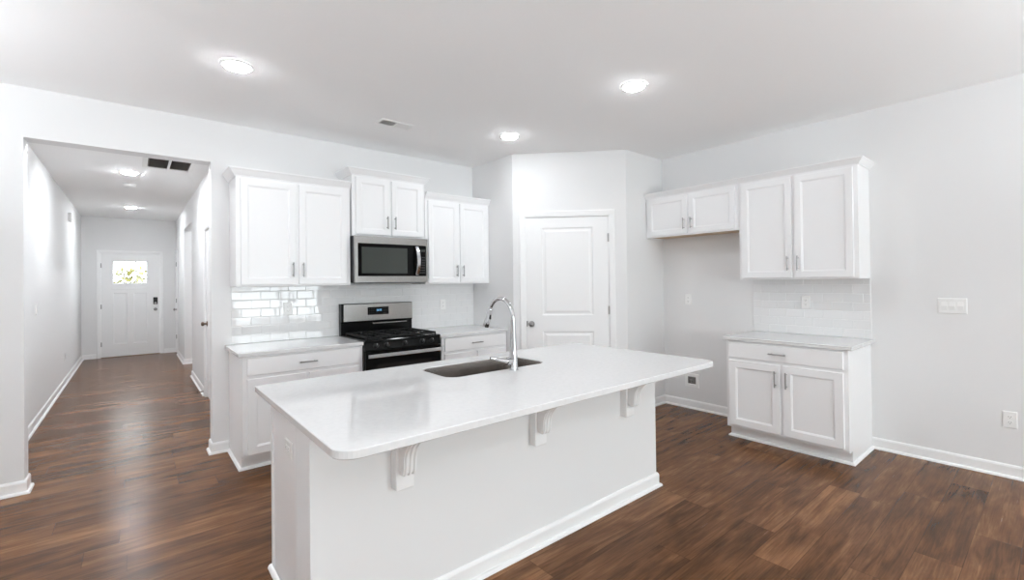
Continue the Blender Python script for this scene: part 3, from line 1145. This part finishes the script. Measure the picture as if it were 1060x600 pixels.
UY = 4.377
DU = YB - UY - 0.001
wall_cabinet('white two door wall cabinet left of the microwave', (0.638, UY), 0, 0.928, DU, 1.418, 2.335,
             [(-G, DU - 0.002), (-G, -G), (0.928, -G)], 1.56)
wall_cabinet('short white wall cabinet directly above the microwave, set higher than its neighbours', (1.582, UY - 0.012), 0, 0.760, DU + 0.012, 1.890, 2.478,
             [(-G, DU), (-G, -G), (0.760 + G, -G), (0.760 + G, DU)], 2.03)
wall_cabinet('white two door wall cabinet right of the microwave, next to the pantry wall', (2.355, UY), 0, 0.832, DU, 1.418, 2.335,
             [(0, -G), (0.832, -G)], 1.56, stile=0.048)

# right wall group (faces -x)
FX = 4.114
DBR = XR - FX - 0.001
base_cabinet('white base cabinet with one drawer and two doors on the right wall', (FX, 2.000, 0), -PI / 2, 0.935, DBR, 2, 0.445, left_end=True, right_end=True)
o = link('countertop', slab_with_hole(rounded(4.086, XR - 0.001, 1.034, 2.028, 0.006, 3), None, 0.8835, CT), 'quartz')
tag(o, 'white quartz countertop on the separate cabinet by the right wall', 'countertop')
UX = 4.414
DUR = XR - UX - 0.001
wall_cabinet('tall white two door wall cabinet above the right wall countertop', (UX, 2.003), -PI / 2, 0.945, DUR, 1.425, 2.348,
             [(0, -G), (0.945 + G, -G), (0.945 + G, DUR - 0.002)], 1.565, cs=0.8)
wall_cabinet('short white wall cabinet over the empty fridge space', (UX, 3.043), -PI / 2, 1.038, DUR, 1.902, 2.348,
             [(0, -G), (1.038, -G)], 2.02, raw=True, handle_len=0.115, cs=0.8)


# ================================================================== BACKSPLASH (individual glazed tiles modelled in one sheet)
def backsplash(name, label, loc, rz, W, z0, z1, tw=0.1524, th=0.0762, gap=0.0028, off=0.0):
    t = thing(name, label, 'backsplash', loc, rz)
    onebox('grout', (0, W, -0.0062, -0.0008, z0, z1), 'grout', t)
    bm = B()
    r_ = 0
    z = z0
    rr = random.Random(11)
    while z < z1 - 0.004:
        zt = min(z + th, z1)
        x = -tw / 2 + off if r_ % 2 else off - tw
        while x < W - 0.003:
            a_, c_ = max(x, 0), min(x + tw, W)
            if c_ - a_ > 0.006:
                tz = bmesh.new()
                g = gap / 2
                rings(tz, a_ + g, c_ - g, z + g, zt - g, [(0, -0.005), (0, -0.0082), (0.0018, -0.0094), (0.004, -0.0096)])
                cxx_, cz_ = (a_ + c_) / 2, (z + zt) / 2
                tilt = Matrix.Translation((cxx_, -0.009, cz_)) @ Matrix.Rotation(rr.gauss(0, 0.0035), 4, 'Z') @ Matrix.Rotation(rr.gauss(0, 0.0035), 4, 'X') @ Matrix.Translation((-cxx_, 0.009, -cz_))
                merge(bm, tz, 0, tilt)
            x += tw
        z += th
        r_ += 1
    link('tiles', bm, 'tile', t)
    return t


backsplash('tile_backsplash', 'glossy white subway tile backsplash on the kitchen wall', (0.645, YB, 0), 0, PX - 0.645 - 0.001, CT + 0.001, 1.4165)
backsplash('tile_backsplash', 'glossy white subway tile backsplash above the right wall countertop', (XR, 2.022, 0), -PI / 2, 0.965, CT + 0.001, 1.423)


# ================================================================== ELECTRICAL
def plate_at(label, cat, loc, rz, name='wall_outlet', group=None):
    return thing(name, label, cat, loc, rz, group)


def switches(parent, n):
    w_ = 0.074 + (n - 1) * 0.046
    bm = rings(B(), -w_ / 2, w_ / 2, -0.059, 0.059, [(0, 0), (0, -0.003), (0.004, -0.006), (0.006, -0.0062)])
    link('cover_plate', bm, 'plastic', parent)
    for k in range(n):
        cx_ = (k - (n - 1) / 2) * 0.046
        bm = B()
        extrude(bm, [(-0.0062, -0.033), (-0.0075, -0.033), (-0.0105, 0.0), (-0.0078, 0.033), (-0.0062, 0.033)], 'x', cx_ - 0.0165, cx_ + 0.0165)
        link('rocker', bm, 'plastic', parent)


TY = -0.0104
duplex(plate_at('white outlet in the glossy tiles left of the range', 'outlet', (1.098, YB + TY, 1.205), 0))
duplex(plate_at('white outlet in the tiles between range and pantry wall', 'outlet', (2.748, YB + TY, 1.18), 0))
duplex(plate_at('white outlet in the tiles above the right wall countertop', 'outlet', (XR + TY, 1.548, 1.21), -PI / 2))
duplex(plate_at('white outlet high on the wall of the empty fridge space', 'outlet', (XR - 0.0006, 2.730, 1.21), -PI / 2))
duplex(plate_at('white outlet low on the right wall near the photo edge', 'outlet', (XR - 0.0006, 0.264, 0.41), -PI / 2))
switches(plate_at('white triple light switch on the right wall', 'light switch', (XR - 0.0006, 0.554, 1.208), -PI / 2, name='light_switch'), 3)
switches(plate_at('white light switch on the left hall wall', 'light switch', (HL + 0.0006, 7.02, 1.20), PI / 2, name='light_switch'), 1)
duplex(plate_at('white outlet low on the left hall wall', 'outlet', (HL + 0.0006, 9.62, 0.40), PI / 2))
# fridge water box
ib = thing('water_supply_box', 'recessed white water supply box low on the wall of the fridge space', 'supply box', (XR - 0.0006, 2.702, 0.312), -PI / 2)
bm = B()
rings(bm, -0.083, 0.083, -0.075, 0.075, [(0, 0), (0.002, -0.006), (0.032, -0.008), (0.034, 0.0), (0.036, -0.0007)], back=True)
link('frame', bm, 'plastic', ib)
onebox('box_interior', (-0.046, 0.046, -0.0035, -0.0008, -0.038, 0.038), 'vent_dark', ib)
bm = B()
tube(bm, [(-0.005, -0.004, -0.03), (-0.005, -0.012, -0.012), (-0.005, -0.012, 0.01)], 0.006, 10)
tube(bm, [(-0.02, -0.013, 0.006), (0.012, -0.013, 0.006)], 0.004, 8)
link('valve', bm, 'nickel', ib, smooth=True)
# chime box in the hall
ch = thing('door_chime', 'small white chime box high on the left hall wall', 'door chime', (HL + 0.0006, 10.24, 2.545), PI / 2)
link('housing', box(B(), -0.09, 0.09, -0.04, 0, -0.07, 0.07, bev=0.006, seg=2), 'plastic', ch)
bm = B()
for k in range(6):
    box(bm, -0.06, 0.06, -0.042, -0.0395, -0.045 + k * 0.018, -0.038 + k * 0.018)
link('grille', bm, 'vent_mid', ch)
# spring door stop on the hall baseboard
ds = thing('door_stop', 'small bronze door stop at the floor by the near hall door', 'door stop', (HR - 0.014, 7.30, 0.05), -PI / 2)
link('stem', tube(B(), [(0, 0, 0), (0, -0.06, 0)], 0.006, 10), 'bronze', ds, smooth=True)
link('tip', tube(B(), [(0, -0.0605, 0), (0, -0.075, 0)], 0.010, 12), 'rubber', ds, smooth=True)


# ================================================================== CEILING THINGS
def can_light(x, y, label, group, z=HC, lens='lens'):
    t = thing('recessed_light', label, 'ceiling light', (x, y, z), 0, group)
    bm = B()
    prof = [(0.098, -0.0005), (0.098, -0.004), (0.092, -0.009), (0.078, -0.011), (0.072, -0.008)]
    seg = 40
    rows = [[bm.verts.new((r_ * math.cos(2 * PI * k / seg), r_ * math.sin(2 * PI * k / seg), zz)) for k in range(seg)] for r_, zz in prof]
    for i in range(len(rows) - 1):
        for k in range(seg):
            bm.faces.new((rows[i][k], rows[i][(k + 1) % seg], rows[i + 1][(k + 1) % seg], rows[i + 1][k]))
    link('trim_ring', bm, 'plastic', t, smooth=True)
    bm = lathe(B(), [(0.0735, -0.003), (0.0735, -0.0100), (0.069, -0.0170), (0.055, -0.0205), (0.0, -0.0215)], 40)
    link('lens', bm, lens, t)
    return t


gk = 'round recessed lights in the kitchen ceiling'
can_light(0.513, 3.42, 'round recessed ceiling light nearest the hall opening', gk)
can_light(2.769, 2.00, 'round recessed ceiling light above the island, nearest the viewer on the right', gk)
can_light(2.776, 3.45, 'round recessed ceiling light in front of the pantry corner', gk)
gr = 'recessed lights added out of view to brighten the room'
for (x, y) in ((0.513, 1.2), (-1.2, -1.6), (1.0, -1.6), (3.2, -1.6)):  # extra unseen lamps, added to brighten the room
    can_light(x, y, 'added round recessed ceiling light outside the view', gr)
gh = 'round recessed lights in the hall ceiling'
can_light(-0.036, 7.46, 'round recessed light in the hall, nearer of two', gh, lens='lens_hall')
can_light(-0.036, 10.70, 'round recessed light in the hall, nearest the front door', gh, lens='lens_hall')

gt = 'torchiere floor lamps added outside the view to light the ceiling'
for (x, y) in ((-1.7, 1.0), (-1.7, 3.2), (0.5, -1.5), (3.0, -1.5)):  # invented uplights, added so the ceiling gets enough light
    t = thing('added_floor_lamp', 'white torchiere floor lamp added outside the view as ceiling uplight', 'floor lamp', (x, y, 0), 0, gt)
    link('base', lathe(B(), [(0.0, 0.0), (0.15, 0.0), (0.15, 0.012), (0.10, 0.022), (0.02, 0.030), (0, 0.030)], 32), 'plastic', t, smooth=True)
    link('pole', tube(B(), [(0, 0, 0.030), (0, 0, 1.60)], 0.012, 12), 'plastic', t, smooth=True)
    link('lamp_shade', lathe(B(), [(0.014, 1.60), (0.05, 1.605), (0.14, 1.65), (0.215, 1.735), (0.205, 1.74), (0.13, 1.665), (0.04, 1.625), (0.0, 1.622)], 36), 'plastic', t, smooth=True)
    la = bpy.data.lights.new('added_uplight', 'AREA')
    la.shape = 'DISK'
    la.size = 0.36
    la.energy = UPLIGHT * (0.7 if x < 0 else (1.35 if x < 1 else 0.8))
    la.color = (0.90, 0.95, 1.0)
    lo = bpy.data.objects.new('added_uplight', la)
    COL.objects.link(lo)
    lo.parent = t
    lo.location = (0, 0, 1.742)
    lo.rotation_euler = (PI, 0, 0)

can_light(-0.036, 5.35, 'round recessed light added in the hall, hidden by the opening head', 'recessed lights added out of sight', lens='lens_hall')  # unseen extra lamp, added to brighten the near hall
can_light(1.65, 9.70, 'round recessed light added in the side passage, out of view', 'recessed lights added out of sight', lens='lens_hall')  # unseen extra lamp, added to spill light into the hall
sd = thing('smoke_detector', 'round white smoke detector between the two hall lights', 'smoke detector', (-0.038, 8.30, HC))
link('base_plate', lathe(B(), [(0.0, -0.0005), (0.075, -0.0005), (0.075, -0.010), (0, -0.010)], 32), 'plastic', sd)
link('housing', lathe(B(), [(0.0, -0.0102), (0.070, -0.0102), (0.066, -0.030), (0.052, -0.042), (0.0, -0.046)], 32), 'plastic', sd, smooth=True)

# supply register above the counter
vt = thing('ceiling_vent', 'small white ceiling register above the range', 'air vent', (1.775, 3.822, HC))
W_, D_ = 0.155, 0.075
bm = B()
rings(bm, -W_, W_, -D_, D_, [(0, -0.0005), (0.003, -0.006), (0.018, -0.008), (0.02, -0.002)], cap=False, back=False, axis='z')
box(bm, -0.006, 0.006, -D_ + 0.018, D_ - 0.018, -0.0075, -0.002)
link('frame', bm, 'plastic', vt)
onebox('duct', (-W_ + 0.018, W_ - 0.018, -D_ + 0.018, D_ - 0.018, -0.0014, -0.0006), 'vent_dark', vt)
bm = B()
for side in (-1, 1):
    for k in range(7):
        x = side * (0.018 + k * 0.018)
        t2 = bmesh.new()
        box(t2, -0.0075, 0.0075, -D_ + 0.018, D_ - 0.018, -0.0005, 0.0005)
        merge(bm, t2, 0, Matrix.Translation((x, 0, -0.0052)) @ Matrix.Rotation(side * 0.5, 4, 'Y'))
link('louvres', bm, 'plastic', vt)
# return grille in the hall ceiling
rg = thing('return_grille', 'wide white return air grille with two dark filter bays in the hall ceiling', 'air vent', (0.32, 6.60, HC))
W_, D_ = 0.240, 0.38
bm = B()
rings(bm, -W_, W_, -D_, D_, [(0, -0.0005), (0.003, -0.010), (0.046, -0.012), (0.048, -0.002)], cap=False, back=False, axis='z')
box(bm, -0.012, 0.012, -D_ + 0.032, D_ - 0.032, -0.0115, -0.002)
link('frame', bm, 'plastic', rg)
onebox('filter', (-W_ + 0.032, W_ - 0.032, -D_ + 0.032, D_ - 0.032, -0.0014, -0.0006), 'vent_dark', rg)
bm = B()
for k in range(26):
    y = -D_ + 0.05 + k * 0.0265
    for sx in (-1, 1):
        t2 = bmesh.new()
        box(t2, -0.084, 0.084, -0.006, 0.006, -0.0005, 0.0005)
        merge(bm, t2, 0, Matrix.Translation((sx * 0.096, y, -0.0055)) @ Matrix.Rotation(0.6, 4, 'X'))
link('louvres', bm, 'vent_dark', rg)

# ================================================================== MICROWAVE
mx0, mx1, mz0, mz1 = 1.580, 2.340, 1.436, 1.887
my = 4.297
mw_ = thing('microwave', 'stainless steel over the range microwave with black glass door', 'microwave', (mx0, my, mz0))
W_, H_ = mx1 - mx0, mz1 - mz0
onebox('body', (0, W_, 0.032, YB - my - 0.002, 0, H_), 'side_grey', mw_, bev=0.003)
bm = B()
gx0, gx1, gz0, gz1 = 0.030, W_ - 0.016, 0.066, H_ - 0.070
# stainless front frame with a cut-out for the glass
grid_panel(bm, 0.0, W_, 0.006, H_ - 0.001, 0, 0.031, [(gx0, gx1, gz0, gz1)], [(0, 0), (0.003, 0.003), (0.004, 0.004)])
link('door', bm, 'steel', mw_, doubles=True)
pn = onebox('door_glass', (gx0 + 0.004, gx0 + 0.575, -0.003, 0.0035, gz0 + 0.004, gz1 - 0.004), 'black_glass', mw_, bev=0.002)
onebox('window', (gx0 + 0.035, gx0 + 0.50, -0.0042, -0.0031, gz0 + 0.028, gz1 - 0.036), 'mw_screen', pn, bev=0.0004)
cp = onebox('control_panel', (gx0 + 0.578, gx1 - 0.004, -0.003, 0.0035, gz0 + 0.004, gz1 - 0.004), 'black_glass', mw_, bev=0.002)
bm = B()
for r_ in range(7):
    for c_ in range(3):
        box(bm, gx0 + 0.640 + c_ * 0.022, gx0 + 0.654 + c_ * 0.022, -0.0036, -0.0031, gz0 + 0.03 + r_ * 0.026, gz0 + 0.040 + r_ * 0.026)
link('buttons', bm, 'side_grey', cp)
onebox('display', (gx0 + 0.636, gx0 + 0.702, -0.0037, -0.0031, gz1 - 0.065, gz1 - 0.040), 'mw_screen', cp)
# bowed handle
bm = B()
hx = gx0 + 0.600
pts = []
for k in range(17):
    s = k / 16
    z = gz0 + 0.015 + s * (gz1 - gz0 - 0.03)
    pts.append((0, -0.018 - 0.045 * math.sin(PI * s) ** 0.8, z))
rows = []
for (xx, yy, zz) in pts:
    rows.append([bm.verts.new((hx - 0.019, yy, zz)), bm.verts.new((hx - 0.013, yy - 0.011, zz)), bm.verts.new((hx + 0.013, yy - 0.011, zz)),
                 bm.verts.new((hx + 0.019, yy, zz)), bm.verts.new((hx + 0.013, yy + 0.008, zz)), bm.verts.new((hx - 0.013, yy + 0.008, zz))])
for i in range(len(rows) - 1):
    for k in range(6):
        bm.faces.new((rows[i][k], rows[i][(k + 1) % 6], rows[i + 1][(k + 1) % 6], rows[i + 1][k]))
bm.faces.new(rows[0])
bm.faces.new(rows[-1])
for zz in (gz0 + 0.022, gz1 - 0.022):
    box(bm, hx - 0.012, hx + 0.012, -0.022, -0.0031, zz - 0.010, zz + 0.010)
link('handle', bm, 'steel_bright', mw_, smooth=True)
bm = B()
for k in range(9):
    box(bm, 0.06 + k * 0.075, 0.12 + k * 0.075, 0.06, 0.20, -0.003, 0.0)
link('underside_filter', bm, 'side_grey', mw_)

# ================================================================== RANGE
rx0, rx1 = 1.5615, 2.3225
rgY = 4.010                      # front of the oven door
rn = thing('gas_range', 'black and stainless freestanding gas range between the base cabinets', 'range', (rx0, rgY, 0))
W_ = rx1 - rx0
D_ = YB - rgY - 0.012
bm = B()
box(bm, 0, W_, 0.05, D_, 0.05, 0.900, bev=0.003)
for (x, y) in ((0.05, 0.1), (W_ - 0.05, 0.1), (0.05, D_ - 0.06), (W_ - 0.05, D_ - 0.06)):
    tube(bm, [(x, y, 0), (x, y, 0.05)], 0.02, 10)
link('body', bm, 'side_grey', rn)
# cooktop with raised rim
bm = rings(B(), -0.0005, W_ + 0.0005, 0.012, D_ - 0.062, [(0, 0.9005), (0, 0.915), (0.006, 0.922), (0.022, 0.922), (0.034, 0.914), (0.05, 0.912)], axis='z')
link('cooktop', bm, 'black', rn)
# control panel
bm = extrude(B(), [(0.050, 0.830), (0.004, 0.830), (0.004, 0.838), (0.022, 0.899), (0.050, 0.899)], 'x', 0.001, W_ - 0.001)
cpn = link('control_panel', bm, 'black', rn)
nrm = Vector((0, -0.96, 0.28)).normalized()
for x in (0.10, 0.20, W_ / 2, W_ - 0.20, W_ - 0.10):
    bm = lathe(B(), [(0, 0), (0.026, 0.0), (0.026, 0.005), (0.020, 0.008), (0.0185, 0.026), (0.016, 0.031), (0, 0.032)], 24)
    box(bm, -0.004, 0.004, -0.019, 0.019, 0.030, 0.036, bev=0.001)
    box(bm, -0.0012, 0.0012, 0.004, 0.018, 0.0358, 0.0366, mi=1)
    bmesh.ops.transform(bm, matrix=Matrix.Translation((x, 0.0125, 0.868)) @ face_dir(nrm), verts=bm.verts)
    link('knob', bm, ['black_matte', 'steel_bright'], rn, smooth=True)
# oven door
od = link('oven_door', box(B(), 0.003, W_ - 0.003, 0.0, 0.047, 0.235, 0.824, bev=0.004), 'black_glass', rn)
onebox('oven_window', (0.11, W_ - 0.11, -0.0012, -0.0002, 0.36, 0.70), 'oven_window', od)
bm = B()
box(bm, 0.012, W_ - 0.012, -0.052, -0.034, 0.767, 0.803, bev=0.005, seg=2)
for x in (0.05, W_ - 0.05):
    box(bm, x - 0.014, x + 0.014, -0.036, -0.0002, 0.772, 0.798, bev=0.002)
link('handle', bm, 'steel_bright', od)
link('drawer', box(B(), 0.003, W_ - 0.003, 0.004, 0.047, 0.060, 0.228, bev=0.004), 'steel', rn)
# backguard
gb = D_ - 0.0605
bm = B()
extrude(bm, [(gb, 0.9005), (D_, 0.9005), (D_, 1.230), (gb - 0.002, 1.230), (gb - 0.012, 1.222), (gb - 0.012, 1.050), (gb, 1.035)], 'x', 0.0, W_)
bgd = link('backguard', bm, 'black', rn)
bgd['label'] = 'black backguard with stainless face'
bm = B()
box(bm, 0.020, W_ - 0.002, gb - 0.020, gb - 0.0125, 1.052, 1.226, bev=0.003, seg=2)
link('steel_face', bm, 'steel', bgd)
dsp = onebox('display', (0.262, 0.488, gb - 0.0215, gb - 0.0201, 1.110, 1.190), 'black_glass', bgd)
bm = B()
for k, x in enumerate((0.353, 0.367, 0.385, 0.399)):
    for (a_, c_, e_, f_) in ((0, 0.008, 0.016, 0.0175), (0, 0.008, 0.0, 0.0015), (0, 0.0015, 0, 0.0175), (0.0065, 0.008, 0, 0.0175)):
        if k == 0 and a_ == 0:
            continue
        box(bm, x + a_, x + c_, gb - 0.0222, gb - 0.0216, 1.148 + e_, 1.148 + f_)
for s in (0.006, 0.012):
    box(bm, 0.3785, 0.3805, gb - 0.0222, gb - 0.0216, 1.148 + s, 1.1495 + s)
link('clock_digits', bm, 'lcd', bgd)
bm = B()
for s in (0.275, 0.298, 0.321, 0.428, 0.448, 0.468):
    for z in (1.125, 1.150, 1.172):
        link('touch_key', box(B(), s, s + 0.012, gb - 0.0219, gb - 0.0216, z, z + 0.0035), 'side_grey', bgd)
bm.free()
bm = B()
box(bm, W_ * 0.42, W_ - 0.06, gb - 0.004, gb - 0.0005, 1.018, 1.026)
link('vent_strip', bm, 'steel', bgd)
# burners and grates
zb = 0.9125
for (x, y, r_) in ((0.16, 0.17, 0.045), (0.16, 0.43, 0.036), (W_ - 0.16, 0.17, 0.05), (W_ - 0.16, 0.43, 0.036), (W_ / 2, 0.30, 0.04)):
    bm = lathe(B(), [(0, 0), (r_ + 0.02, 0.0), (r_ + 0.018, 0.004), (r_, 0.006), (r_ - 0.002, 0.014), (r_ - 0.008, 0.018), (0, 0.019)], 28, Matrix.Translation((x, y, zb)))
    link('burner', bm, 'iron', rn, smooth=True)
zg0, zg1 = 0.934, 0.950
for k in range(3):
    gx0_ = 0.030 + k * 0.2345
    gx1_ = gx0_ + 0.232
    bm = B()
    ya, yb_ = 0.045, D_ - 0.095
    bw = 0.011
    for x in (gx0_, gx1_ - bw):
        box(bm, x, x + bw, ya, yb_, zg0, zg1, bev=0.002)
    for y in (ya, (ya + yb_) / 2 - bw / 2, yb_ - bw):
        box(bm, gx0_ + bw, gx1_ - bw, y, y + bw, zg0, zg1, bev=0.002)
    xm = (gx0_ + gx1_) / 2
    for (y0_, y1_) in ((ya + bw, ya + 0.10), ((ya + yb_) / 2 - 0.10, (ya + yb_) / 2 - bw / 2), ((ya + yb_) / 2 + bw / 2, (ya + yb_) / 2 + 0.10), (yb_ - 0.10, yb_ - bw)):
        box(bm, xm - bw / 2, xm + bw / 2, y0_, y1_, zg0, zg1 + 0.003, bev=0.002)
    for y in (ya + 0.125, yb_ - 0.125):
        for (xa, xb_) in ((gx0_ + bw, gx0_ + 0.075), (gx1_ - 0.075, gx1_ - bw)):
            box(bm, xa, xb_, y - bw / 2, y + bw / 2, zg0, zg1 + 0.003, bev=0.002)
    for x in (gx0_ + 0.001, gx1_ - bw - 0.001 + 0.001):
        for y in (ya + 0.001, yb_ - bw - 0.001):
            box(bm, x, x + bw - 0.001, y, y + bw, 0.9226 if False else 0.9145, zg0)
    link('grate', bm, 'iron', rn)

# ================================================================== OUTSIDE THE FRONT DOOR
bm = box(B(), -12, 12, YE + 0.165, YE + 1.8, -0.12, -0.02)
tag(link('porch_slab', bm, 'concrete'), 'pale concrete porch outside the front door', 'porch', kind='structure')
bm = box(B(), -14, 14, YE + 1.8, YE + 20, -0.2, -0.12)
tag(link('front_lawn', bm, 'grass'), 'green lawn beyond the porch', 'lawn', kind='structure')


def foliage(name, label, cat, loc, rad, n, m, trunk=None, leaf=0.10, seed=1):
    rr = random.Random(seed)
    t = thing(name, label, cat, loc)
    bm = B()
    for _ in range(n):
        while True:
            p = Vector((rr.uniform(-1, 1), rr.uniform(-1, 1), rr.uniform(-1, 1)))
            if 0.35 < p.length < 1:
                break
        c = Vector((p.x * rad[0], p.y * rad[1], p.z * rad[2] + rad[3]))
        a_ = Vector((rr.gauss(0, 1), rr.gauss(0, 1), rr.gauss(0, 1))).normalized()
        b2 = a_.cross(Vector((rr.gauss(0, 1), rr.gauss(0, 1), rr.gauss(0, 1)))).normalized()
        s = leaf * rr.uniform(0.6, 1.3)
        bm.faces.new([bm.verts.new(c + q) for q in (a_ * s, b2 * s * 0.5, -a_ * s, -b2 * s * 0.5)])
    link('foliage', bm, m, t)
    if trunk:
        link('trunk', tube(B(), *trunk), 'bark', t, smooth=True)
    return t


foliage('garden_tree', 'pale green leafy tree seen through the left door pane', 'tree', (-1.9, YE + 7, -0.12), (1.5, 1.3, 1.6, 2.6), 900, 'leaf',
        ([(0, 0, 0), (0.05, 0, 1.2), (-0.1, 0, 2.4), (0, 0, 3.4)], [0.14, 0.11, 0.08, 0.03]), seed=3)
foliage('garden_shrub', 'yellow green shrub seen through the middle door pane', 'shrub', (0.05, YE + 8, -0.12), (1.0, 0.8, 0.9, 1.3), 600, 'leaf_yellow', seed=5)
foliage('red_maple', 'dark trunk with red leaves seen through the right door pane', 'tree', (0.75, YE + 4.2, -0.12), (0.35, 0.4, 1.2, 2.2), 70, 'leaf_red',
        ([(0.28, 0, 0), (0.2, 0, 1.2), (0.08, 0, 1.9), (-0.12, 0, 2.6), (-0.3, 0, 3.3)], [0.09, 0.08, 0.07, 0.06, 0.04]), leaf=0.08, seed=9)
